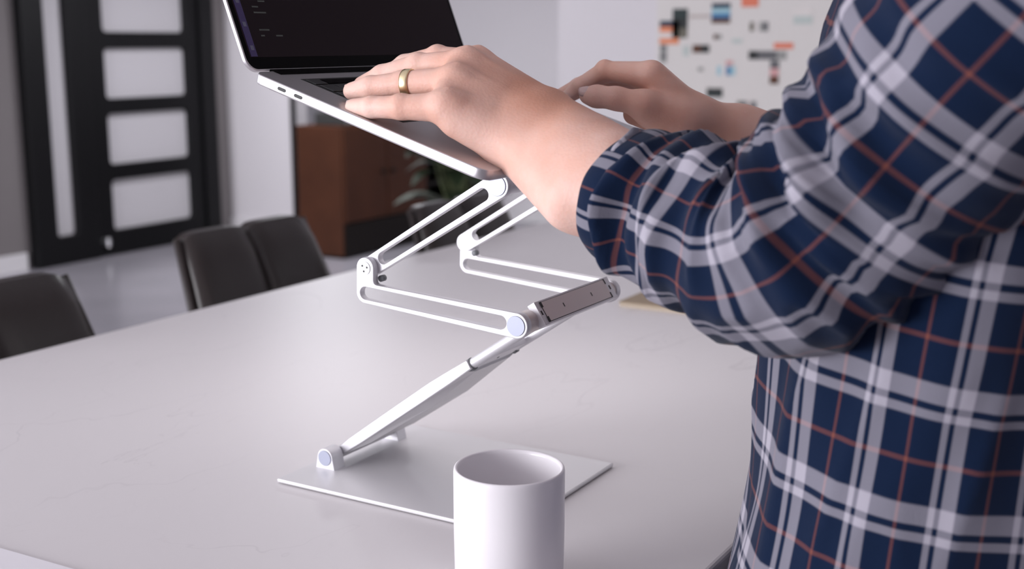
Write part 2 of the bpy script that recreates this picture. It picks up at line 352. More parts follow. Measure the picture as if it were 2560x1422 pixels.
# ================================================================== cabinet and things in the background
cb = abs_empty('sideboard', (-4.42, 5.65, -0.75), 'reddish brown wooden sideboard standing past the pale wall end beyond the table', 'cabinet')
bm = bmesh.new(); add_box(bm, (-4.473, 5.233, -0.735), (-4.17, 6.02, -0.035), 0.004); o = link('body', bm_mesh(bm), M_brownwood, cb)
box('plinth', (-4.46, 5.26, -0.75), (-4.19, 6.0, -0.735), M_darkwood, cb)
for y0, y1 in ((5.245, 5.62), (5.63, 6.01)):
    d = box('door', (-4.17, y0, -0.55), (-4.154, y1, -0.045), M_brownwood, cb, 0.002)
    d['_o'] = [0.0, 0.0, 0.0]
    cyl('knob', (-4.154, y1 - 0.04 if y0 < 5.5 else y0 + 0.04, -0.3), (-4.135, y1 - 0.04 if y0 < 5.5 else y0 + 0.04, -0.3), 0.012, M_darkwood, d, 16)
box('base_panel', (-4.17, 5.245, -0.735), (-4.158, 6.01, -0.56), M_darkwood, cb)
sp = abs_empty('speaker_box', (-4.3, 5.5, -0.035), 'low black box lying on top of the reddish brown sideboard', 'box')
box('case', (-4.40, 5.30, -0.035), (-4.20, 5.78, 0.035), M_dark, sp, 0.008); box('front_grille', (-4.20, 5.32, -0.025), (-4.195, 5.76, 0.025), M_rubber, sp)
dc = abs_empty('bookcase', (-4.4, 6.35, -0.75), 'dark stained wooden bookcase right of the reddish brown sideboard', 'bookcase')
bm = bmesh.new()
for y in (6.06, 6.66): add_box(bm, (-4.6, y, -0.75), (-4.2, y + 0.03, 0.16))
add_box(bm, (-4.6, 6.09, -0.75), (-4.58, 6.66, 0.16)); link('frame', bm_mesh(bm), M_darkwood, dc)
for z in (-0.74, -0.44, -0.14, 0.13): box('shelf', (-4.58, 6.09, z), (-4.21, 6.66, z + 0.025), M_darkwood, dc)
# potted plant
plc = onX(1140, 520, -3.0)
pot = abs_empty('potted_plant', (-3.0, plc[1], -0.75), 'leafy green plant in a beige pot on the floor past the table', 'plant')
px, py = -3.0, plc[1]
o = link('pot', lathe([(0.10, 0), (0.13, 0.02), (0.16, 0.30), (0.165, 0.36), (0.15, 0.36), (0.145, 0.32), (0.02, 0.31)], 32, (px, py, -0.75)), mat('beige_pot', (0.55, 0.46, 0.36), 0.7), pot, True)
rnd = random.Random(3); bm = bmesh.new(); bs = bmesh.new()
for k in range(46):
    a = rnd.uniform(0, 6.28); le = rnd.uniform(0.12, 0.24); hgt = rnd.uniform(0.15, 0.62); base = Vector((px, py, -0.44)); tip = base + Vector((math.cos(a) * rnd.uniform(.03, .15), math.sin(a) * rnd.uniform(.03, .15), hgt))
    add_tube(bs, [base, (base + tip) / 2 + Vector((0, 0, .03)), tip], [0.005, 0.004, 0.002], 6)
    d = Vector((math.cos(a), math.sin(a), rnd.uniform(-0.2, 0.7))).normalized(); s_ = d.cross(Vector((0, 0, 1))).normalized(); up = s_.cross(d); w = le * 0.3
    row = []
    for i in range(7):
        t = i / 6; ww = w * math.sin(math.pi * min(1, t * 0.93 + 0.04)) ** 0.8; c = tip + d * le * t - Vector((0, 0, 1)) * 0.08 * t * t
        row.append([bm.verts.new(c - s_ * ww + up * ww * .3), bm.verts.new(c), bm.verts.new(c + s_ * ww + up * ww * .3)])
    for r0, r1 in zip(row, row[1:]):
        for j in range(2): bm.faces.new((r0[j], r0[j + 1], r1[j + 1], r1[j]))
link('foliage', bm_mesh(bm), mat('leaf_green', (0.018, 0.032, 0.012), 0.6), pot, True); link('stem', bm_mesh(bs), mat('stem_green', (0.08, 0.10, 0.04), 0.6), pot, True)

# pinned papers on the rear wall
PY = 4.985
a0 = onY(1643, 0, PY)
box('pin_board', (a0[0], PY + 0.001, -0.05), (-0.9, PY + 0.0145, 1.2), mat('pin_board_paper', (0.70, 0.67, 0.65), 0.85), None)
tag(bpy.data.objects['pin_board'], 'large off-white board on the rear wall covered with small pinned pictures', 'board')
cols = {'dg': (0.02, 0.035, 0.035), 'navy': (0.012, 0.03, 0.065), 'org': (0.75, 0.25, 0.12), 'wht': (0.72, 0.68, 0.66), 'gry': (0.12, 0.12, 0.13), 'brn': (0.09, 0.03, 0.012), 'blu': (0.05, 0.19, 0.38),
        'red': (0.72, 0.20, 0.12), 'olv': (0.14, 0.13, 0.10), 'lb': (0.35, 0.55, 0.62), 'pnk': (0.62, 0.34, 0.34), 'blk': (0.02, 0.023, 0.024), 'cyn': (0.16, 0.52, 0.60), 'pal': (0.5, 0.56, 0.54), 'tan': (0.50, 0.44, 0.42), 'mgr': (0.3, 0.3, 0.29)}
papers = [
 ((1682, 22, 1718, 95), 'v', ['dg', 'blk', 'olv'], 'dark green photo print, uppermost dark picture near the board left edge'),
 ((1650, 52, 1697, 110), 'v', ['navy', 'org', 'wht', 'org'], 'navy and orange sunset photo print at the board left edge'),
 ((1651, 113, 1666, 157), 'v', ['gry', 'mgr', 'gry', 'mgr'], 'narrow upright grey photo strip below the orange sunset print'),
 ((1732, 112, 1773, 132), 'h', ['brn', 'blk'], 'small wide brown and black print right of the sunset print'),
 ((1780, 8, 1825, 58), 'v', ['navy', 'lb', 'blu', 'brn'], 'tall navy and bright blue photo print at the top of the board'),
 ((1784, 86, 1804, 98), 'h', ['brn', 'mgr'], 'tiny brown print under the tall navy and blue print'),
 ((1855, -20, 1896, 17), 'v', ['red'], 'plain orange red card cut by the top edge of the photo'),
 ((1875, 55, 1920, 78), 'h', ['olv', 'wht', 'mgr', 'gry'], 'small olive and white print of two dark shapes below the red card'),
 ((1935, 107, 1983, 122), 'v', ['red'], 'thin wide orange red strip above the long dark grey print'),
 ((1872, 127, 1966, 149), 'h', ['blk', 'gry', 'gry', 'mgr'], 'long dark grey landscape print near the plaid sleeve'),
 ((1926, 151, 1946, 210), 'v', ['gry', 'pnk', 'brn'], 'narrow grey and pink strip hanging below the long dark grey print'),
 ((1793, 165, 1838, 188), 'h', ['lb', 'wht', 'blu', 'lb'], 'small light blue and white print in the middle of the board'),
 ((1815, 151, 1832, 163), 'v', ['pnk'], 'tiny pink note right above the light blue print'),
 ((1745, 168, 1758, 178), 'v', ['mgr'], 'tiny grey note left of the light blue print'),
 ((1767, 220, 1806, 243), 'v', ['blk', 'dg'], 'small black print below the light blue print'),
 ((1843, 252, 1890, 272), 'h', ['olv', 'gry', 'tan', 'gry'], 'grey olive print right above the cyan card'),
 ((1845, 276, 1868, 303), 'v', ['cyn'], 'bright cyan card low on the board above the wrist'),
 ((1870, 278, 1891, 300), 'v', ['wht', 'lb'], 'pale white card touching the right side of the cyan card'),
 ((1708, 115, 1722, 140), 'v', ['pal'], 'pale teal note left of the small brown and black print'),
 ((1830, 97, 1855, 108), 'v', ['pal'], 'faint grey blue note below the tall navy and blue print'),
 ((1723, 37, 1775, 45), 'v', ['tan'], 'pale pinkish paper strip left of the tall navy and blue print'),
 ((1985, 20, 2030, 60), 'v', ['wht', 'pal'], 'pale grey print high on the board close to the sleeve'),
]
for (u0, v0, u1, v1), ori, cs, lab in papers:
    p = onY(u0, v0, PY); q = onY(u1, v1, PY); x0, x1 = p[0], q[0]; z1, z0 = p[2], onY((u0 + u1) / 2, v1, PY)[2]; bm = bmesh.new(); n = len(cs)
    for i in range(n):
        if ori == 'v': lo = (x0, PY - 0.0015, z1 - (z1 - z0) * (i + 1) / n); hi = (x1, PY, z1 - (z1 - z0) * i / n)
        else: lo = (x0 + (x1 - x0) * i / n, PY - 0.0015, z0); hi = (x0 + (x1 - x0) * (i + 1) / n, PY, z1)
        k0 = len(bm.faces); add_box(bm, lo, hi); bm.faces.ensure_lookup_table()
        for f in bm.faces[k0:]: f.material_index = i
    o = link('photo_print', bm_mesh(bm), [mat('print_' + c, cols[c], 0.7) for c in cs]); tag(o, lab, 'picture', 'small pictures pinned on the board')

# ================================================================== table
tb = abs_empty('dining_table', (-0.88, 1.4, -0.75), 'long white marble dining table under the laptop stand', 'table')
TX0, TX1, TY0, TY1 = -1.414, -0.342, 0.12, 2.62
bm = bmesh.new(); add_box(bm, (TX0, TY0, -0.035), (TX1, TY1, 0.0), 0.004, 3); link('tabletop', bm_mesh(bm), M_marble, tb)
for y in (0.55, 2.2):
    bm = bmesh.new(); add_box(bm, (-0.9, y - 0.05, -0.745), (-0.56, y + 0.05, -0.035), 0.005); link('leg', bm_mesh(bm), M_black, tb)
# sheet of paper at the near end, tan notebook by the sleeve
p = onZ(0, 1376); q = onZ(160, 1422)
sheet = empty('paper_sheet', (0, 0, 0)); sheet['_o'] = [0.0, 0.0, 0.0]
bpy.data.objects.remove(sheet)
d = (q - p) / np.linalg.norm(q - p); nn = np.array([d[1], -d[0], 0]); nn = nn if nn[1] < 0 else -nn
P0 = p - d * 0.10; P1 = P0 + d * 0.297 * 0.82
o = link('paper_sheet', pm([P0, P1, P1 + nn * 0.21, P0 + nn * 0.21] + [x + np.array([0, 0, 0.0025]) for x in (P0, P1, P1 + nn * 0.21, P0 + nn * 0.21)], [(3, 2, 1, 0), (4, 5, 6, 7), (0, 1, 5, 4), (1, 2, 6, 5), (2, 3, 7, 6), (3, 0, 4, 7)]), mat('white_paper', (0.82, 0.80, 0.84), 0.7))
tag(o, 'white sheet of paper on the marble table, at the lower left corner of the photo', 'paper')
c = onZ(1545, 766)
nb = abs_empty('notebook', (c[0] + 0.1, c[1] + 0.12, 0), 'tan notebook lying on the table behind the rolled plaid cuff', 'notebook')
M_tan = mat('tan_cover', (0.34, 0.26, 0.18), 0.7)
box('cover', (c[0], c[1], 0.0065), (c[0] + 0.15, c[1] + 0.22, 0.0085), M_tan, nb, 0.0008); box('page_block', (c[0] + 0.002, c[1] + 0.002, 0.0), (c[0] + 0.148, c[1] + 0.218, 0.0065), mat('page_edges', (0.45, 0.38, 0.30), 0.8), nb)

# mug
MC = (-0.4637, 0.7767)
o = link('mug', lathe([(0.030, 0), (0.036, 0.0005), (0.0405, 0.004), (0.0422, 0.010), (0.0428, 0.05), (0.0428, 0.0965), (0.0424, 0.0990), (0.0412, 0.1), (0.0398, 0.0990), (0.0392, 0.0965), (0.0390, 0.02), (0.036, 0.010), (0.02, 0.0075), (0.001, 0.007)], 96, (MC[0], MC[1], 0)), M_ceramic, None, True)
tag(o, 'plain white ceramic mug in the foreground in front of the stand base', 'mug')

cl_ = abs_empty('added_ceiling_lamp', (-4.0, 4.9, 1.85), 'added flat square ceiling lamp between table and frosted door, above the photo frame', 'lamp')  # added fixture, out of view, for the light on the back walls
box('housing', (-4.30, 4.60, 1.815), (-3.70, 5.20, 1.85), M_wf, cl_, 0.005)
# added pendant lamp, an unseen fixture for the light on the table centre
pd = abs_empty('added_pendant_lamp', (-0.80, 1.25, 1.85), 'added white dome pendant lamp hanging over the table, above the top of the photo', 'lamp')
link('shade', lathe([(0.03, 0.10), (0.10, 0.085), (0.18, 0.03), (0.20, -0.03), (0.195, -0.03), (0.175, 0.025), (0.095, 0.078), (0.02, 0.09)], 48, (-0.80, 1.25, 1.06)), mat('white_lamp_shade', (0.8, 0.8, 0.8), 0.5), pd, True)
cyl('cord', (-0.80, 1.25, 1.15), (-0.80, 1.25, 1.845), 0.003, M_black, pd, 8, 0.0002); cyl('ceiling_rose', (-0.80, 1.25, 1.835), (-0.80, 1.25, 1.85), 0.05, M_wf, pd)
# ================================================================== chairs
def make_chair():
    root = empty('dining_chair', (0, 0, -0.75)); bk = 0.0
    # local frame: x toward the table (+X), y along the table, z up from the floor
    def panel(y0b, y1b, y0t, y1t):
        bm = bmesh.new(); rows = []
        for i in range(9):
            t = i / 8; z = 0.44 + 0.385 * t; x = -0.19 - 0.13 * t ** 1.3; w0 = y0b + (y0t - y0b) * t; w1 = y1b + (y1t - y1b) * t
            r = []
            for j in range(9):
                s = j / 8; y = w0 + (w1 - w0) * s; bulge = 0.014 * (1 - (2 * s - 1) ** 6) * (1 - (2 * t - 1) ** 10)
                dz = -0.012 * (abs(2 * s - 1) ** 6) if i == 8 else 0
                r.append((Vector((x + 0.008 + bulge, y, z + dz)), Vector((x - 0.022, y, z + dz))))
            rows.append(r)
        F = [[bm.verts.new(a) for a, _ in r] for r in rows]; B = [[bm.verts.new(b) for _, b in r] for r in rows]
        for i in range(8):
            for j in range(8):
                bm.faces.new((F[i][j], F[i][j + 1], F[i + 1][j + 1], F[i + 1][j])); bm.faces.new((B[i][j], B[i + 1][j], B[i + 1][j + 1], B[i][j + 1]))
            bm.faces.new((F[i][0], F[i + 1][0], B[i + 1][0], B[i][0])); bm.faces.new((F[i][8], B[i][8], B[i + 1][8], F[i + 1][8]))
        for j in range(8): bm.faces.new((F[0][j], B[0][j], B[0][j + 1], F[0][j + 1])); bm.faces.new((F[8][j], F[8][j + 1], B[8][j + 1], B[8][j]))
        return bm_mesh(bm)
    me = panel(-0.215, -0.0015, -0.165, -0.0015); o = link('back_cushion', me, M_leather, root, True)
    me = panel(0.0015, 0.215, 0.0015, 0.165); o = link('back_cushion', me, M_leather, root, True)
    for sg in (-1, 1):
        bm = bmesh.new(); add_tube(bm, [(-0.185, sg * 0.222, 0.42), (-0.255, sg * 0.196, 0.63), (-0.326, sg * 0.171, 0.815)], [0.009, 0.009, 0.008], 10)
        link('piping', bm_mesh(bm), M_leather, root, True)
    bm = bmesh.new(); add_box(bm, (-0.21, -0.22, 0.40), (0.22, 0.22, 0.475), 0.025, 4); link('seat', bm_mesh(bm), M_leather, root, True)
    for sx in (-0.18, 0.18):
        for sy in (-0.18, 0.18):
            bm = bmesh.new(); add_tube(bm, [(sx, sy, 0.405), (sx * 1.12, sy * 1.1, 0.0)], [0.017, 0.011], 12); link('leg', bm_mesh(bm), M_black, root, True)
    return root
def copy_tree(o, parent=None):
    c = o.copy(); COL.objects.link(c); c.parent = parent
    for ch in list(o.children): copy_tree(ch, c)
    return c
ch0 = make_chair()
spots = [(-1.324, 1.765, 'black leather dining chair with a centre seam, left of the stand against the table side'),
         (-1.224, 1.087, 'black leather dining chair nearest the camera at the left edge of the photo'),
         (-1.18, 2.29, 'black leather dining chair farthest along the table side, seen between the stand arms')]
for i, (x, y, lab) in enumerate(spots):
    o = ch0 if i == 0 else copy_tree(ch0); o.location = (x, y, 0); tag(o, lab, 'chair', 'leather chairs along the far side of the table')
o = copy_tree(ch0); q = onZ(1425, 540, -0.0); o.location = (-0.86, 3.0, 0); o.rotation_euler.z = -math.pi / 2; tag(o, 'black leather dining chair at the head of the table behind the wrist', 'chair', 'leather chairs along the far side of the table')

# ================================================================== laptop stand
YN = 0.876; YC = 0.9655
sd = abs_empty('laptop_stand', (-0.65, 0.966, 0.0), 'silver aluminium folding laptop stand with slotted arms on a flat base plate', 'laptop stand')
def P2(u, v, y): q = onY(u, v, y); return (q[0], q[2])
J0 = P2(812, 1145, 0.908); J1 = P2(1290, 815, YN); J2 = P2(912, 670, YN); JL = P2(912, 733, YN); J3 = P2(1240, 465, YN + 0.006)
bm = bmesh.new(); add_box(bm, (-0.7765, 0.863, 0.0008), (-0.5170, 1.070, 0.0048), 0.0012, 2)
for v in bm.verts: pass
link('base_plate', bm_mesh(bm), M_plate, sd)
def off_line(A, B, r, side):
    d = np.array(B) - np.array(A); d = d / np.linalg.norm(d); nrm = np.array([-d[1], d[0]]) * side; return np.array(A) + nrm * r, np.array(B) + nrm * r
def isect(A, B, Cc, D):
    d1 = B - A; d2 = D - Cc; M_ = np.array([[d1[0], -d2[0]], [d1[1], -d2[1]]]); t = np.linalg.solve(M_, Cc - A); return A + d1 * t[0]
R1 = 0.0095
def lower_arm_outline():
    a1 = math.atan2(J1[1] - JL[1], J1[0] - JL[0])            # direction L -> J1
    a2 = math.atan2(J2[1] - JL[1], J2[0] - JL[0])            # direction L -> J2 (up)
    top = off_line(JL, J1, R1, 1); right = off_line(JL, J2, R1, -1); K = isect(np.array(top[0]), np.array(top[1]), np.array(right[0]), np.array(right[1]))
    pts = arc(J1[0], J1[1], 0.0112, a1 - math.pi / 2, a1 + math.pi / 2, 20)
    kd = 0.004; d1 = (np.array(J1) - np.array(JL)); d1 /= np.linalg.norm(d1); d2 = (np.array(J2) - np.array(JL)); d2 /= np.linalg.norm(d2)
    for t in np.linspace(0, 1, 6): pts.append(tuple((1 - t) ** 2 * (K + d1 * kd) + 2 * t * (1 - t) * K + t * t * (K + d2 * kd)))
    pts += arc(J2[0], J2[1], R1, a2 - math.pi / 2, a2 + math.pi / 2, 16)
    pts += arc(JL[0], JL[1], R1, a2 + math.pi / 2, a1 + 1.5 * math.pi, 12)
    return pts
d01 = np.array(J1) - np.array(JL); L01 = np.linalg.norm(d01); d01 /= L01
slotA = np.array(JL) + d01 * 0.0005; slotB = np.array(J1) - d01 * 0.0155
lo_out = lower_arm_outline(); lo_slot = capsule(slotA, slotB, 0.0058, 12)[::-1]
d23 = np.array(J3) - np.array(J2); d23 /= np.linalg.norm(d23)
up_out = capsule(J2, J3, 0.0092, 18, 0.0112); up_slot = capsule(np.array(J2) + d23 * 0.0175, np.array(J3) - d23 * 0.0165, 0.0054, 12)[::-1]
TH = 0.0075
def place(me, y):
    for v in me.vertices: v.co.y += y
    return me
for side in (0, 1):
    yo = YN if side == 0 else 2 * YC - YN - TH            # outer (lower) arm
    yi = yo + TH if side == 0 else yo - TH + 0.0005         # upper arm sits inside it
    o = link('lower_arm', place(shape2d([lo_out, lo_slot], TH, 0.0009), yo), M_alu, sd); o['_o'] = [0.0, 0.0, 0.0]; fix_sharp(o, 25)
    # pivot screw at the elbow
    yf = yo if side == 0 else yo + TH; s_ = -1 if side == 0 else 1
    k = cyl('pivot_disc', (J2[0], yf, J2[1]), (J2[0], yf + s_ * 0.0008, J2[1]), 0.0062, M_alu, o, 40, 0.0002)
    for a in (0.3, 2.4, 4.5):
        cyl('screw_hole', (J2[0] + 0.003 * math.cos(a), yf + s_ * 0.0006, J2[1] + 0.003 * math.sin(a)), (J2[0] + 0.003 * math.cos(a), yf + s_ * 0.0011, J2[1] + 0.003 * math.sin(a)), 0.0010, M_dark, o, 12, 0.0001)
    cyl('end_cap', (J1[0], yf, J1[1]), (J1[0], yf + s_ * 0.0008, J1[1]), 0.0088, M_alu_d, o, 48, 0.0003)
    o = link('upper_arm', place(shape2d([up_out, up_slot], TH, 0.0009), yi), M_alu, sd); o['_o'] = [0.0, 0.0, 0.0]; fix_sharp(o, 25)
    yf = yi if side == 0 else yi + TH
    cyl('end_cap', (J3[0], yf, J3[1]), (J3[0], yf + s_ * 0.0008, J3[1]), 0.0088, M_alu_d, o, 48, 0.0003)
    bm = bmesh.new(); add_tube(bm, [(J2[0] + 0.011, yi + 0.001, J2[1] - 0.010), (J2[0] + 0.011, yi + TH - 0.001, J2[1] - 0.010)], 0.003, 14); link('stop_pin', bm_mesh(bm), M_rubber, sd, True)
YF1 = 2 * YC - YN
cyl('hinge_tube', (J1[0], YN + TH, J1[1]), (J1[0], YF1 - TH, J1[1]), 0.0100, mat('champagne_aluminium', (0.66, 0.60, 0.58), 0.4, metal=0.6), sd)
cyl('top_hinge_tube', (J3[0], YN + 2 * TH, J3[1]), (J3[0], YF1 - 2 * TH, J3[1]), 0.0090, M_alu, sd)
# hinge block: flat plate tilted toward +x, with an inset panel
hx0, hz0 = -0.5095, 0.1995; hx1, hz1 = -0.4996, 0.1845
dv = Vector((hx1 - hx0, 0, hz1 - hz0)); hl = dv.length; dv.normalize(); nv = Vector((-dv.z, 0, dv.x)); mid = Vector(((hx0 + hx1) / 2, 0, (hz0 + hz1) / 2))
HM = Matrix(((dv.x, 0, nv.x, mid.x), (0, 1, 0, 0), (dv.z, 0, nv.z, mid.z), (0, 0, 0, 1)))
hb = box('hinge_block', (-hl / 2 - 0.0022, 0.897, -0.0085), (hl / 2 + 0.0022, 1.036, -0.0004), M_alu, sd, 0.0006, HM); hb['_o'] = [0.0, 0.0, 0.0]
M_panel = mat('champagne_panel', (0.70, 0.62, 0.61), 0.42, metal=0.4)
box('gap_line', (-hl / 2 - 0.0005, 0.9045, -0.0005), (hl / 2 + 0.0005, 1.0255, -0.0002), M_dark, hb, 0, HM)
box('inset_panel', (-hl / 2, 0.905, -0.0005), (hl / 2, 1.025, 0.0004), M_panel, hb, 0.0002, HM)
for y in (0.9385, 0.9915): box('screw_slot', (-0.0018, y - 0.0006, 0.0004), (0.0018, y + 0.0006, 0.0006), M_dark, hb, 0, HM)
for y in (0.9005, 1.0305): box('screw_slot', (-0.0022, y - 0.0009, -0.0004), (0.0018, y + 0.0009, -0.0001), M_dark, hb, 0, HM)
for y0, y1 in ((0.9042, 0.9062), (1.0238, 1.0258)):
    for x0, x1 in ((-hl / 2 - 0.0006, -hl / 2 + 0.0046), (hl / 2 - 0.0046, hl / 2 + 0.0006)): box('corner_slot', (x0, y0, -0.0004), (x1, y1, 0.0006), M_dark, hb, 0, HM)
# base brackets
bo = []
r0 = 0.0094
for y0, y1, s_ in ((0.908, 0.925, -1), (1.015, 1.030, 1)):
    out = [(J0[0] + 0.0116, 0.0046), (J0[0] + r0, J0[1])] + arc(J0[0], J0[1], r0, 0.15, math.pi - 0.15, 20) + [(J0[0] - 0.0116, 0.0046)]
    b = link('base_bracket', place(shape2d([out], y1 - y0, 0.0006), y0), M_alu, sd); b['_o'] = [0.0, 0.0, 0.0]; fix_sharp(b, 25)
    yf = y0 if s_ < 0 else y1
    cyl('end_cap', (J0[0], yf, J0[1]), (J0[0], yf + s_ * 0.0008, J0[1]), 0.0078, M_alu_d, b, 48, 0.0003)
# lower support plate (box arm) from the base hinge up to the fork
PE = np.array(P2(1172, 912, 0.9265)); A0 = np.array(J0) + np.array([0.004, 0.002])
dp = Vector((PE[0] - A0[0], 0, PE[1] - A0[1])); Lp = dp.length; dp.normalize(); npv = Vector((-dp.z, 0, dp.x))
PM = Matrix(((dp.x, 0, npv.x, A0[0]), (0, 1, 0, 0), (dp.z, 0, npv.z, A0[1]), (0, 0, 0, 1)))
# side profile in (along, normal): thin at the ends, thickest two thirds up
prof = [(0.0, 0.0045), (0.02, 0.0058), (0.08, 0.0066), (0.14, 0.0070), (Lp - 0.02, 0.0058), (Lp, 0.0046), (Lp, -0.0044), (Lp - 0.03, -0.0052), (0.12, -0.0052), (0.03, -0.0050), (0.0, -0.0040)]
me = shape2d([prof], 0.088, 0.0012)
for v in me.vertices: v.co = PM @ Vector((v.co.x, v.co.y + 0.9265, v.co.z))
sp_ = link('support_plate', me, M_alu, sd); sp_['_o'] = [0.0, 0.0, 0.0]; fix_sharp(sp_, 30)
uvs_ = []
for a_, dz, ins in ((0.005, .0040, .002), (0.035, .0075, .005), (Lp - 0.07, .0105, .0115), (Lp - 0.006, .0054, .0115)):
    for y, n_ in ((0.928, -.0045), (0.928 + ins, -dz - .0015), (1.0125 - ins, -dz - .0015), (1.0125, -.0045)): uvs_.append(PM @ Vector((a_, y, n_)))
me = pm(uvs_, [(i * 4 + j, i * 4 + (j + 1) % 4, i * 4 + 4 + (j + 1) % 4, i * 4 + 4 + j) for i in range(3) for j in range(4)] + [(3, 2, 1, 0), (12, 13, 14, 15)])
bm = bmesh.new(); bm.from_mesh(me); o = link('underside_panel', bm_mesh(bm), M_plate, sp_)
box('end_tongue', (Lp - 0.012, 0.9415, -0.0048), (Lp + 0.020, 1.0015, 0.0030), M_alu, sp_, 0.0012, PM)
bm = bmesh.new(); q = PM @ Vector((Lp + 0.006, 0.9655, -0.0051)); q1 = PM @ Vector((Lp + 0.006, 0.9655, -0.0046)); add_tube(bm, [q1, q], 0.0013, 12); link('screw_hole', bm_mesh(bm), M_dark, sp_)
# fork rods from the plate end to the middle hinge, with dark sockets
for y in (0.9335, 1.0095):
    a = PM @ Vector((Lp - 0.006, y, 0.0)); b = Vector((J1[0] - 0.003, y, J1[1] - 0.004))
    bm = bmesh.new(); add_tube(bm, [a, a.lerp(b, 0.08), a.lerp(b, 0.9), b], [0.0042, 0.0050, 0.0052, 0.0048], 20); link('fork_rod', bm_mesh(bm), M_alu, sd, True)
    bm = bmesh.new(); add_tube(bm, [PM @ Vector((Lp - 0.004, y, -0.0003)), PM @ Vector((Lp + 0.0004, y, -0.0003))], 0.0060, 24); link('rod_socket', bm_mesh(bm), M_rubber, sd, True)
cyl('base_axle', (J0[0], 0.925, J0[1]), (J0[0], 1.015, J0[1]), 0.0062, M_plate, sd)

# ================================================================== laptop (frame: s = toward hinge, y = width, n = up from the deck)
LB = np.array([-0.491, 0.79, 0.323]); LS = Vector((-0.955, 0, 0.297)).normalized(); LN = Vector((0.297, 0, 0.955)).normalized()
LW, LD, LT = 0.342, 0.2397, 0.0085
LM = Matrix(((LS.x, 0, LN.x, LB[0]), (0, 1, 0, LB[1]), (LS.z, 0, LN.z, LB[2]), (0, 0, 0, 1)))
lp = abs_empty('laptop', tuple(LB), 'open silver laptop with dark screen held up by the folding stand', 'laptop')
def lbox(name, lo, hi, m, parent, bevel=0.0, M=LM): return box(name, lo, hi, m, parent, bevel, M)
def rslab(w0, w1, d0, d1, z0, z1, r, bev):
    """rounded-corner slab; x = depth, y = width"""
    me = shape2d([rrect(d0, d1, w0, w1, r, 8)], z1 - z0, bev)
    for v in me.vertices: x, y, z = v.co; v.co = (x, z, z0 + y)
    me.flip_normals(); return me
me = rslab(0, LW, 0, LD, -LT, 0, 0.011, 0.0011); me.transform(LM); body = link('body', me, M_lap, lp); body['_o'] = [0.0, 0.0, 0.0]; fix_sharp(body, 40)
me = rslab(0.006, LW - 0.006, 0.006, LD - 0.006, -LT - 0.0022, -LT + 0.0004, 0.012, 0.001); me.transform(LM); link('bottom_cover', me, M_lap, body)
# usb ports on the left edge
for s0 in (LD - 0.0335, LD - 0.0515):
    me = shape2d([capsule((s0 - 0.0030, 0), (s0 + 0.0030, 0), 0.0014, 8)], 0.0012, 0.0001)
    for v in me.vertices: v.co = LM @ Vector((v.co.x, v.co.y - 0.0004, v.co.z - 0.0044))
    link('usb_port', me, M_dark, lp)
# keyboard well and keys
lbox('keyboard_well', (0.106, 0.034, -0.0003), (0.2165, LW - 0.034, 0.00025), M_key, lp)
bm = bmesh.new(); kw = (LW - 0.072) / 14
for r in range(5):
    x0 = 0.109 + r * 0.0182; wd = [1] * 14
    if r == 0: wd = [1, 1, 1, 1.25, 5.25, 1.25, 1, 1, 1.25]; 
    if r == 1: wd = [2] + [1] * 10 + [2]
    if r == 2: wd = [1.5] + [1] * 11 + [1.5]
    y = 0.036; tot = sum(wd)
    for w in wd:
        ww = w * kw * 14 / tot; add_box(bm, (x0, y + 0.001, 0.0002), (x0 + 0.0160, y + ww - 0.001, 0.0013), 0.0004, 1, LM); y += ww
add_box(bm, (0.2010, 0.036, 0.0002), (0.2125, 0.052, 0.0012), 0.0003, 1, LM); add_box(bm, (0.2010, LW - 0.052, 0.0002), (0.2125, LW - 0.036, 0.0012), 0.0003, 1, LM)
k = link('keyboard', bm_mesh(bm), mat('black_keycap', (0.02, 0.021, 0.023), 0.4), lp)
lbox('function_bar', (0.2015, 0.054, 0.0002), (0.2120, LW - 0.054, 0.0009), M_bezel, lp)
lbox('trackpad', (0.006, 0.095, -0.0001), (0.099, LW - 0.095, 0.0002), M_pad, lp, 0.0001)
# hinge strip + lid
lbox('hinge_strip', (LD - 0.010, 0.024, -0.003), (LD + 0.003, LW - 0.024, 0.0006), M_bezel, lp)
A_ = math.radians(111); lid_dir = Vector((math.cos(A_), 0, math.sin(A_))); lid_n = Vector((lid_dir.z, 0, -lid_dir.x))   # lid_n faces the user (+x)
hp = LM @ Vector((LD + 0.004, 0, -0.001))
SM = Matrix(((lid_dir.x, 0, lid_n.x, hp.x), (0, 1, 0, LB[1]), (lid_dir.z, 0, lid_n.z, hp.z), (0, 0, 0, 1)))
me = rslab(0, LW, 0.0, 0.238, -0.0040, 0, 0.012, 0.0008); me.transform(SM); lid = link('lid', me, M_lap, lp); lid['_o'] = [0.0, 0.0, 0.0]; fix_sharp(lid, 40)
me = rslab(0.0016, LW - 0.0016, 0.0016, 0.2364, -0.0001, 0.0004, 0.011, 0.0001); me.transform(SM); link('bezel', me, M_bezel, lid)
def screen_mat():
    m = bpy.data.materials.new('screen_image'); m.use_nodes = True; nt = m.node_tree; b = nt.nodes['Principled BSDF']
    b.inputs['Base Color'].default_value = (0.002, 0.002, 0.002, 1); b.inputs['Roughness'].default_value = 0.2; b.inputs['Specular IOR Level'].default_value = 0.04; b.inputs['Emission Color'].default_value = (0.011, 0.0065, 0.009, 1); b.inputs['Emission Strength'].default_value = 0.5
    return m
lbox('screen', (0.012, 0.006, 0.0003), (0.228, LW - 0.006, 0.0007), screen_mat(), lid, 0, SM)
M_pur = mat('screen_purple', (0.01, 0.004, 0.03), 0.3, emit=(0.075, 0.02, 0.30), estr=0.07)
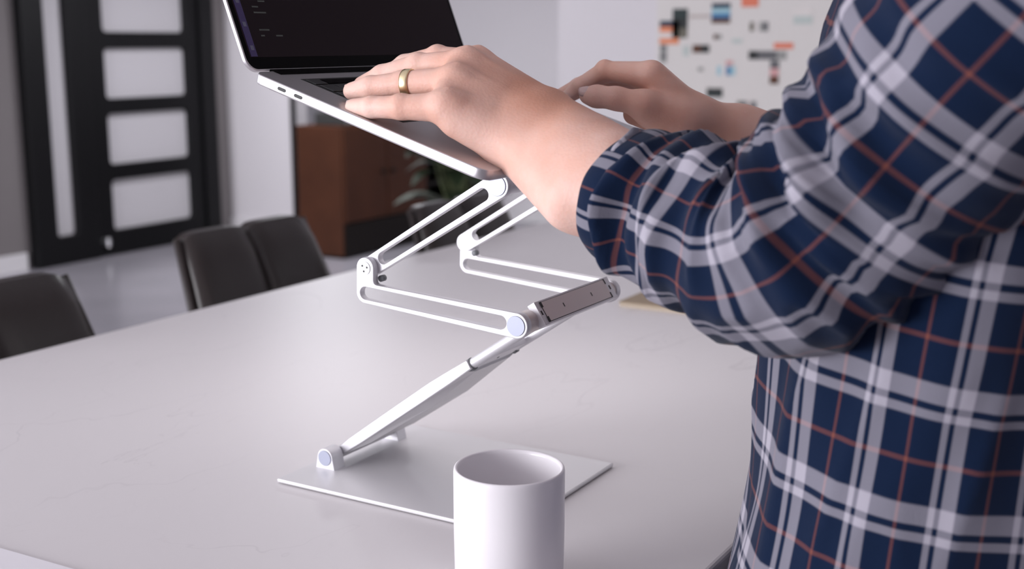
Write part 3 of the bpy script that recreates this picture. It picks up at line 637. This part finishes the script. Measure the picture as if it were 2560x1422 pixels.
lbox('sidebar', (0.0125, 0.0075, 0.0007), (0.226, 0.0155, 0.0009), M_pur, lid, 0, SM)
M_ico = mat('screen_icon', (0.02, 0.02, 0.03), 0.3, emit=(0.25, 0.22, 0.42), estr=0.10)
for x in np.arange(0.018, 0.22, 0.021): lbox('sidebar_icon', (x, 0.0097, 0.0009), (x + 0.0042, 0.0137, 0.0011), M_ico, lid, 0, SM)
rnd = random.Random(5); bm = bmesh.new()
for i in range(42):
    x = 0.02 + 0.0052 * i; y = 0.024 + 0.004 * rnd.randint(0, 4)
    for j in range(rnd.randint(1, 3)):
        w = rnd.uniform(0.004, 0.016)
        if rnd.random() < 0.5: add_box(bm, (x, y, 0.0007), (x + 0.0013, y + w, 0.00085), 0, 1, SM)
        y += w + 0.003
link('code_text', bm_mesh(bm), mat('screen_text', (0.01, 0.01, 0.01), 0.3, emit=(0.10, 0.11, 0.10), estr=0.12), lid)
# platform of the stand under the laptop, with front hooks
tp = lbox('top_platform', (0.012, 0.095, -LT - 0.0075), (0.215, 0.256, -LT - 0.0025), M_alu, sd, 0.001); tp['_o'] = [0.0, 0.0, 0.0]
for y in (0.108, 0.222):
    bm = bmesh.new(); add_box(bm, (-0.0040, y, -LT - 0.0075), (0.014, y + 0.022, -LT - 0.0045), 0.0008, 2, LM); add_box(bm, (-0.0040, y, -LT - 0.0075), (-0.0012, y + 0.022, -0.0035), 0.0008, 2, LM)
    link('front_hook', bm_mesh(bm), M_alu, tp)

# ================================================================== person
pr = abs_empty('person', (-0.10, 0.93, -0.75), 'person in navy and white plaid shirt, sleeves rolled, both hands resting on the laptop', 'person')
def Y(u, v, y): return onY(u, v, y)
# ---- left hand (nearest): joints from the picture, each with its own distance
LH = dict(
 pinky=[(1112, 268, .806), (1003, 268, .798), (930, 268, .798), (884, 268, .801)],
 ring=[(1136, 205, .832), (1010, 209, .826), (926, 218, .822), (880, 228, .821)],
 mid=[(1162, 162, .858), (1045, 163, .853), (955, 188, .850), (905, 212, .849)],
 idx=[(1188, 160, .884), (1094, 143, .882), (1012, 162, .880), (960, 190, .879)])
RAD = dict(pinky=[.0120, .0096, .0085, .0070], ring=[.0125, .0100, .0090, .0074], mid=[.0125, .0094, .0085, .0072], idx=[.0125, .0094, .0085, .0072])
prims = []
def chain(pts, rads, k=0.003):
    for (a, ra), (b, rb) in zip(zip(pts, rads), list(zip(pts, rads))[1:]): prims.append(('c', a, ra, b, rb, k))
Wl_t = Y(1380, 300, .868); Wl_m = Y(1335, 328, .848); Wl_b = Y(1292, 362, .832)
CUFF = Y(1505, 468, .818); EL = Y(1990, 650, .755)
palm_pts = dict(idx=Y(1358, 282, .872), mid=Y(1345, 298, .862), ring=Y(1325, 318, .846), pinky=Y(1298, 352, .834))
for f in ('idx', 'mid', 'ring', 'pinky'):
    m = [Y(*p) for p in LH[f]]; prims.append(('c', palm_pts[f], .0185, m[0], RAD[f][0] + .0015, .016))
for f, g in (('idx', 'mid'), ('mid', 'ring'), ('ring', 'pinky')):       # flesh between the knuckles
    a = (Y(*LH[f][0]) + Y(*LH[g][0])) / 2; b = (palm_pts[f] + palm_pts[g]) / 2; dz_ = np.array([0, 0, -.001]); prims.append(('c', a + (b - a) * .5 + dz_, .0150, a + (b - a) * -.04 + dz_, .0105, .007))
for f, dn in (('mid', -0.012), ('ring', -0.014)):                # body of the palm under the metacarpals
    m = Y(*LH[f][0]); a = palm_pts[f]; prims.append(('c', a + np.array([0, 0, -.008]), .020, m + np.array([0.006, 0, dn]), .012, .012))
prims.append(('c', Y(1255, 345, .828), .019, Y(1150, 300, .812), .014, .012))     # hypothenar edge
for f in ('pinky', 'ring', 'mid', 'idx'):
    chain([Y(*p) for p in LH[f]], RAD[f], 0.0034)
    m = Y(*LH[f][0]); prims.append(('e', m + np.array([0.002, 0, .0022]), (.012, .0100, .0085), 0.010))  # knuckle
    p1 = Y(*LH[f][1]); prims.append(('e', p1 + np.array([0, 0, .0018]), (.0088, .0083, .0086), 0.003))
# thumb (behind the palm, reaching to the deck)
chain([Y(1340, 275, .878), Y(1262, 235, .908), Y(1190, 205, .918), Y(1140, 200, .918)], [.017, .0125, .0105, .0085], .006)
# tendons and veins on the back of the hand
for f in ('idx', 'mid', 'ring', 'pinky'):
    a = palm_pts[f] + np.array([0, 0, .0155]); m = Y(*LH[f][0]) + np.array([.004, 0, .0118]); prims.append(('c', a, .002, m, .0030, .004))
# wrist + forearm: two bones side by side
fa = lambda t, du: CUFF + (EL - CUFF) * t + du
up = np.array([0.03, 0.10, 0.20]); up = up / np.linalg.norm(up)
prims.append(('c', Wl_t, .0215, Y(1545, 402, .828), .0240, .012)); prims.append(('c', Wl_b, .0215, Y(1430, 500, .800), .0235, .014)); prims.append(('c', Wl_m, .025, CUFF, .031, .016))
prims.append(('c', Y(1440, 400, .828), .030, CUFF, .035, .014))
prims.append(('c', CUFF, .034, EL, .040, .01))
pl = list(prims)
allp = lambda: np.array([np.array(p[1]) for p in pl])
lo = np.array([-0.685, 0.775, 0.24]); hi = np.array([-0.36, 0.94, 0.43])
VL, FL = sdf_mesh(pl, lo, hi, 0.0013)

# ---- right hand (far)
prims = []
RWm = Y(1742, 312, 1.065); RCU = Y(1850, 345, 1.10); REL = np.array([-0.20, 1.20, 0.26])
RRAD = {k: [v[0]] + [x * .86 for x in v[1:]] for k, v in RAD.items()}
RH = dict(idx=[(1628, 188, 1.035), (1512, 175, 1.030), (1452, 213, 1.033), (1420, 240, 1.036)],
          mid=[(1634, 192, 1.058), (1528, 182, 1.056), (1446, 214, 1.058), (1400, 238, 1.060)],
          ring=[(1640, 204, 1.080), (1540, 194, 1.080), (1462, 218, 1.082), (1425, 240, 1.084)],
          pinky=[(1650, 222, 1.100), (1570, 212, 1.102), (1510, 226, 1.104), (1472, 248, 1.106)])
rp = dict(idx=Y(1722, 292, 1.050), mid=Y(1728, 290, 1.062), ring=Y(1734, 300, 1.075), pinky=Y(1740, 312, 1.086))
for f in ('idx', 'mid', 'ring', 'pinky'):
    m = [Y(*p) for p in RH[f]]; prims.append(('c', rp[f], .0175, m[0], RAD[f][0] + .001, .012)); chain(m, RRAD[f], .003)
    prims.append(('e', m[1] + np.array([0, 0, .0012]), (.0080, .0078, .0080), .003))
prims.append(('c', rp['mid'] + np.array([0, 0, -.012]), .017, Y(1640, 225, 1.06), .014, .012))
# thenar + thumb toward the camera
chain([Y(1712, 308, 1.040), Y(1612, 262, 1.012), Y(1540, 246, 1.004), Y(1492, 241, 1.002), Y(1468, 239, 1.002)], [.0185, .0124, .0092, .0088, .0072], .008)
prims.append(('c', Y(1700, 300, 1.036), .0165, Y(1625, 285, 1.022), .0115, .012))
prims.append(('c', Y(1662, 300, 1.045), .016, Y(1585, 285, 1.035), .010, .010))
prims.append(('c', RWm, .0255, RCU, .0265, .012)); prims.append(('c', RWm + np.array([-.004, 0, -.008]), .022, RCU + np.array([0, 0, -.008]), .025, .012))
prims.append(('c', RCU, .030, REL, .040, .012))
lo = np.array([-0.60, 0.985, 0.26]); hi = np.array([-0.33, 1.16, 0.43])
VR, FR = sdf_mesh(prims, lo, hi, 0.0014)
# ---- the rest of the body, coarse (hidden by clothes or above the frame)
SHL = np.array([-0.05, 0.725, 0.514]); SHR = np.array([-0.05, 1.135, 0.514]); TC = np.array([-0.10, 0.93, 0.0])
bp = [('c', CUFF + (EL - CUFF) * .05, .033, EL, .040, .02), ('c', EL, .042, SHL + np.array([-.02, .01, -.02]), .042, .02),
      ('c', RCU + (REL - RCU) * .1, .030, REL, .040, .02), ('c', REL, .042, SHR + np.array([-.02, -.01, -.02]), .042, .02),
      ('e', (-.135, .93, .34), (.085, .150, .22), .03), ('e', (-.175, .93, .08), (.090, .14, .20), .03), ('e', (-.175, .93, -.06), (.095, .145, .13), .03),
      ('c', SHL + np.array([-.02, .03, -.01]), .042, (-.105, .93, .50), .050, .03), ('c', SHR + np.array([-.02, -.03, -.01]), .042, (-.105, .93, .50), .050, .03),
      ('c', (-.10, .93, .50), .062, (-.155, .93, .66), .056, .03),
      ('e', (-.185, .93, .765), (.095, .075, .115), .03), ('c', (-.235, .93, .695), .035, (-.19, .93, .70), .045, .03),
      ('c', (-.272, .93, .775), .008, (-.295, .93, .735), .012, .008), ('c', (-.268, .913, .690), .006, (-.268, .947, .690), .006, .006),
      ('c', (-.268, .895, .790), .012, (-.268, .965, .790), .012, .01), ('e', (-.175, .852, .75), (.018, .010, .030), .005), ('e', (-.175, 1.008, .75), (.018, .010, .030), .005)]
for sg in (-1, 1):
    y = .93 + sg * .085; bp += [('c', (-.16, y, -.12), .080, (-.17, y + sg * .01, -.42), .058, .03), ('c', (-.17, y + sg * .01, -.42), .055, (-.13, y + sg * .015, -.69), .038, .02), ('c', (-.13, y + sg * .015, -.705), .033, (-.26, y + sg * .02, -.722), .027, .02)]
VB, FB = sdf_mesh(bp, (-.46, .64, -.76), (.06, 1.32, .90), 0.008)
V, F = join_vf([(VL, FL), (VR, FR), (VB, FB)])
me = pm(V, [tuple(int(i) for i in f) for f in F])
# flush attribute: redder knuckles, plus shade on the wrists put into the skin colour
fl = me.attributes.new('flush_and_shade', 'FLOAT', 'POINT'); vals = np.zeros(len(V), np.float32)
for c, r, s_ in [(Y(*LH[f][0]), .016, .35) for f in LH] + [(Y(*LH[f][1]), .010, .35) for f in LH] + [(Y(1420, 280, .85), .040, .75), (Y(1330, 215, .865), .028, .6), (Y(*RH['idx'][1]), .012, .5), (RWm, .04, .55), (Y(1600, 290, 1.03), .03, .45)]:
    vals += s_ * np.exp(-np.sum((V - c) ** 2, 1) / (2 * r * r)).astype(np.float32)
fl.data.foreach_set('value', np.clip(vals, 0, .9))
body = link('body', me, M_skin, pr, True); body['_o'] = [0.0, 0.0, 0.0]
sm = body.modifiers.new('smooth', 'SMOOTH'); sm.factor = 0.5; sm.iterations = 3

def nail(c, d, n, w, l, nm='fingernail'):
    d = Vector(d).normalized(); n = Vector(n); n = (n - d * n.dot(d)).normalized(); s_ = d.cross(n); c = Vector(c); bm = bmesh.new(); g = []
    for i in range(9):
        r = []
        for j in range(9):
            a = (i / 8 - .5) * 2; b = (j / 8 - .5) * 2; ww = w * (1 - 0.18 * abs(a) ** 3); r.append(bm.verts.new(c + d * (a * l * math.sqrt(1 - .35 * b * b)) + s_ * b * ww - n * (b * b * w * .55 + (a * a) * l * .06)))
        g.append(r)
    for i in range(8):
        for j in range(8): bm.faces.new((g[i][j], g[i][j + 1], g[i + 1][j + 1], g[i + 1][j]))
    o = link(nm, bm_mesh(bm), M_nail, pr, True); so = o.modifiers.new('s', 'SOLIDIFY'); so.thickness = 0.0008; so.offset = -1; return o
# right thumb nail faces the camera; left little and ring fingers
tdir = Y(1466, 237, 1.002) - Y(1500, 239, 1.002)
nail(Y(1470, 236, 1.002) + np.array([.0005, -.0068, .0050]), tdir, (.1, -.75, .62), .0058, .0068)
for f in ('pinky', 'ring', 'mid', 'idx'):
    a = Y(*LH[f][2]); b = Y(*LH[f][3]); d = b - a; r = RAD[f][3]; n = np.array([-.25, -.25 if f in ('pinky', 'ring') else 0, .95]); nail(b - d * .05 + n / np.linalg.norm(n) * (r * .93), d, n, r * .68, .0050)

# wedding ring on the left ring finger
a = Y(*LH['ring'][0]); b = Y(*LH['ring'][1]); d = Vector(b - a).normalized(); c = Vector(a + (b - a) * .90)
bm = bmesh.new(); u_ = d.orthogonal().normalized(); w_ = d.cross(u_); rings = []; Rr = .0112
for k in range(64):
    t = 2 * math.pi * k / 64; e = u_ * math.cos(t) + w_ * math.sin(t); rings.append([bm.verts.new(c + e * rr + d * xx) for rr, xx in ((Rr - .0012, -.0032), (Rr + .0002, -.0036), (Rr + .0006, -.0026), (Rr + .0006, .0026), (Rr + .0002, .0036), (Rr - .0012, .0032))])
for k in range(64):
    A, B = rings[k], rings[(k + 1) % 64]
    for j in range(6): bm.faces.new((A[j], A[(j + 1) % 6], B[(j + 1) % 6], B[j]))
o = link('wedding_ring', bm_mesh(bm), M_gold, pr, True); o['label'] = 'gold ring on the ring finger of the near hand'

# ---- clothes: lofted tubes with a metric UV map for the woven check
def loft(name, ctr, rad, m, parent, uoff=0.0, voff=0.0, n=128, disp=None, ref0=None, closed=True, mater=None, thick=0.0015, ucirc=None, us=1, vs_=1):
    """ctr: list of centres, rad: list of (ra, rb) radii; returns object. disp(i, k, s, th, nrm, p) -> outward offset"""
    ctr = [Vector(c) for c in ctr]; L = len(ctr); s = [0]
    for i in range(1, L): s.append(s[-1] + (ctr[i] - ctr[i - 1]).length)
    ref = Vector(ref0) if ref0 else Vector((0, 0, 1)); vs = []; uvs = []; frames = []
    for i in range(L):
        d = (ctr[min(i + 1, L - 1)] - ctr[max(i - 1, 0)]).normalized(); ref = (ref - d * ref.dot(d)).normalized(); q = d.cross(ref)
        for k in range(n + 1):
            th = 2 * math.pi * k / n; e = ref * math.cos(th) * rad[i][0] + q * math.sin(th) * rad[i][1]; nn = (ref * math.cos(th) / rad[i][0] + q * math.sin(th) / rad[i][1]).normalized()
            p = ctr[i] + e
            if disp: p = p + nn * disp(s[i], th, p) + d * 0.0
            vs.append(p); uvs.append((us * ucirc * k / n + uoff, vs_ * s[i] + voff))
    fs = []
    for i in range(L - 1):
        for k in range(n): a = i * (n + 1) + k; fs.append((a, a + 1, a + n + 2, a + n + 1))
    me = pm(vs, fs); uvl = me.uv_layers.new(name='UVMap')
    for lp_ in me.loops: uvl.data[lp_.index].uv = uvs[lp_.vertex_index]
    o = link(name, me, mater or M_plaid, parent, True); so = o.modifiers.new('cloth', 'SOLIDIFY'); so.thickness = thick; so.offset = -1; o['_o'] = [0.0, 0.0, 0.0]; return o
def fbm(p, f, oct=2): 
    v = 0; a = 1
    for i in range(oct): v += a * mnoise.noise(Vector(p) * f); f *= 2; a *= .5
    return v
def bez(P, n):
    """Catmull-Rom through P"""
    P = [np.array(p, float) for p in P]; P = [2 * P[0] - P[1]] + P + [2 * P[-1] - P[-2]]; out = []
    for i in range(1, len(P) - 2):
        for t in np.linspace(0, 1, n, endpoint=False):
            a, b, c, d = P[i - 1:i + 3]; out.append(0.5 * ((2 * b) + (c - a) * t + (2 * a - 5 * b + 4 * c - d) * t * t + (3 * b - a - 3 * c + d) * t ** 3))
    out.append(P[-2]); return out
def interp(xs, ys, x): return float(np.interp(x, xs, ys))

# torso
TZ = [-.17, -.10, 0, .10, .20, .30, .40, .47, .52, .555, .585, .60]
TA = [.150, .152, .150, .145, .142, .145, .145, .135, .115, .090, .075, .070]     # half depth (x)
TB = [.195, .197, .195, .193, .193, .200, .205, .205, .185, .140, .085, .075]     # half width (y)
TXc = [-.187, -.185, -.180, -.172, -.163, -.150, -.130, -.115, -.110, -.115, -.12, -.125]
zs = np.linspace(-.17, .60, 110)
ctr = [(interp(TZ, TXc, z), .93, z) for z in zs]; rad = [(interp(TZ, TA, z), interp(TZ, TB, z)) for z in zs]
z0 = lambda p: p.z
def tdisp(s, th, p):
    w = fbm((math.cos(th) * 2.2 + z0(p) * 2, math.sin(th) * 2.2, p.z * 4.5), 1.0, 2)
    f = .006 * (.3 - 2 * abs(w)) + .0055 * fbm((p.x * 1.0, p.y * 1.0, p.z * .45), 9) + .0045 * math.sin(9 * th + 14 * s + 3 * fbm(p, 4)) * fbm((p.x, p.y, p.z), 5, 1)
    return f
shirt = loft('plaid_shirt', ctr, rad, None, pr, REP * .26, REP * -.03, 200, tdisp, (-1, 0, 0), ucirc=REP * 18, us=-1, vs_=-.9)
def sleeve(S_, E_, K_, sg, name, uo, vo):
    S_, E_, K_ = map(np.array, (S_, E_, K_))
    N_ = np.array([-.095, .93 - sg * .085, .515])
    P = [N_, S_ + np.array([-.012, sg * .016, .022]), S_ + (E_ - S_) * .22, S_ + (E_ - S_) * .5, S_ + (E_ - S_) * .86, E_ + (K_ - E_) * .16, E_ + (K_ - E_) * .55, K_]
    c = bez(P, 22); Ls = np.cumsum([0] + [np.linalg.norm(b - a) for a, b in zip(c, c[1:])]); T_ = Ls[-1]
    l0_ = np.linalg.norm(P[1] - P[0]); T2 = T_ - l0_
    tt = [-1, 0, .14, .30, .50, .62, .75, .88, 1.0]; rr = [.045, .076, .083, .078, .075, .074, .062, .056, .050]
    rad = [(interp(tt, rr, (l - l0_) / (T2 if l > l0_ else l0_)),) * 2 for l in Ls]
    vo -= l0_ - .036; sE = l0_ + T2 * .535
    def dsp(s, th, p):
        inner = max(0, -math.cos(th)) ** 1.5; near = math.exp(-((s - sE) / .055) ** 2)
        f = -.010 * inner * near * (1 + math.sin(s * 170 + 2 * math.sin(th * 2)))
        nc = math.exp(-((s - T_ + .03) / .05) ** 2)
        f += .0045 * nc * math.sin(s * 190 + 3 * math.sin(th + .8) + 4 * fbm(p, 10)) 
        fore = 1 / (1 + math.exp(-(s - sE) / .012))
        w = fbm((math.cos(th) * .55, math.sin(th) * .55 + s * 6, s * (17 + 9 * fore)), 1.0, 2)      # folds running round the sleeve
        f += (.0045 + .0035 * fore) * (.35 - 2 * abs(w) + .4 * (1 - min(1, abs(w) * 3)))
        f += .0045 * fbm(p, 12) + .002 * fbm(p, 30, 1)
        return f
    # reference direction: outward side of the elbow
    out = (E_ - S_) / np.linalg.norm(E_ - S_) - (K_ - E_) / np.linalg.norm(K_ - E_)
    o = loft(name, c, rad, None, shirt, uo, vo, 128, dsp, tuple(out), ucirc=REP * 7)
    # rolled cuff
    d = (K_ - E_) / np.linalg.norm(K_ - E_); cc = []; rd = []
    for t in np.linspace(0, 1, 30):
        a = t * 2 * math.pi * .92; cc.append(K_ + d * (-.008 + .021 * (t if t < .5 else 1 - t) * 2 - .006)); rd.append(.0475 + .0045 * math.sin(min(1, t * 1.0) * math.pi * 2) )
    ax = Vector(d); ref = Vector(out); ref = (ref - ax * ref.dot(ax)).normalized(); q = ax.cross(ref); vs = []; uvs = []; n = 128; m = 28
    for i in range(m + 1):
        t = i / m * 2 * math.pi
        for k in range(n + 1):
            th = 2 * math.pi * k / n; e = ref * math.cos(th) + q * math.sin(th); base = Vector(K_) + ax * (-.006)
            wob = .0035 * fbm(base + e * .05, 22) ; lw = .015 + .003 * fbm(base + e * .05 + Vector((3, 3, 3)), 14)
            rr_ = .0475 + wob + .0055 * math.sin(t) * (1 + .4 * fbm(base + e * .05, 30, 1)); aa = -lw * math.cos(t) + .004 * math.sin(th * 2)
            vs.append(base + e * rr_ + ax * aa); uvs.append((REP * 7 * k / n + uo, vo + .03 + i / m * .055))
    fs = []
    for i in range(m):
        for k in range(n): a = i * (n + 1) + k; fs.append((a, a + 1, a + n + 2, a + n + 1))
    me = pm(vs, fs); uvl = me.uv_layers.new(name='UVMap')
    for l_ in me.loops: uvl.data[l_.index].uv = uvs[l_.vertex_index]
    link('rolled_cuff', me, M_plaid, shirt, True)
    return o
sleeve(SHL, EL, CUFF + (EL - CUFF) * .20, 1, 'sleeve', REP * .80, REP * .19)
sleeve(SHR, REL, RCU + (REL - RCU) * .22, -1, 'sleeve', 0.02, 0.03)
# collar
cl = loft('collar', [(-.125, .93, .585), (-.13, .93, .60), (-.135, .93, .625), (-.13, .93, .60), (-.125, .93, .575)], [(.072, .076), (.070, .072), (.070, .070), (.082, .082), (.095, .095)], None, shirt, 0, 0, 64, None, (-1, 0, 0), ucirc=REP * 6)
# hair, trousers, shoes
def sdf_obj(name, pr_, lo, hi, h, m, parent):
    V_, F_ = sdf_mesh(pr_, lo, hi, h); o = link(name, pm(V_, [tuple(int(i) for i in f) for f in F_]), m, parent, True); sm = o.modifiers.new('smooth', 'SMOOTH'); sm.iterations = 3; return o
sdf_obj('hair', [('e', (-.165, .93, .79), (.100, .083, .108), .01), ('c', (-.10, .93, .72), .045, (-.11, .93, .78), .06, .02), ('e', (-.30, .93, .74), (.075, .2, .085), -.01)], (-.30, .82, .62), (-.02, 1.04, .92), .006, mat('brown_hair', (0.05, 0.03, 0.018), 0.7), pr)
tr = []
for sg in (-1, 1):
    y = .93 + sg * .085; tr += [('c', (-.165, y, -.12), .092, (-.17, y + sg * .01, -.42), .072, .03), ('c', (-.17, y + sg * .01, -.42), .070, (-.13, y + sg * .015, -.665), .058, .02)]
tr.append(('e', (-.172, .93, -.09), (.118, .165, .10), .03))
sdf_obj('trousers', tr, (-.34, .70, -.75), (.06, 1.16, .06), .008, mat('dark_denim', (0.02, 0.028, 0.05), 0.85), pr)
for sg in (-1, 1):
    y = .93 + sg * .103; sdf_obj('shoe', [('c', (-.12, y, -.700), .042, (-.26, y + sg * .005, -.712), .034, .02), ('c', (-.10, y, -.71), .034, (-.11, y, -.66), .045, .02)], (-.33, y - .07, -.752), (-.02, y + .07, -.60), .006, mat('dark_shoe', (0.02, 0.018, 0.016), 0.6), pr)

# tidy helper properties
for o in bpy.data.objects:
    if '_o' in o: del o['_o']
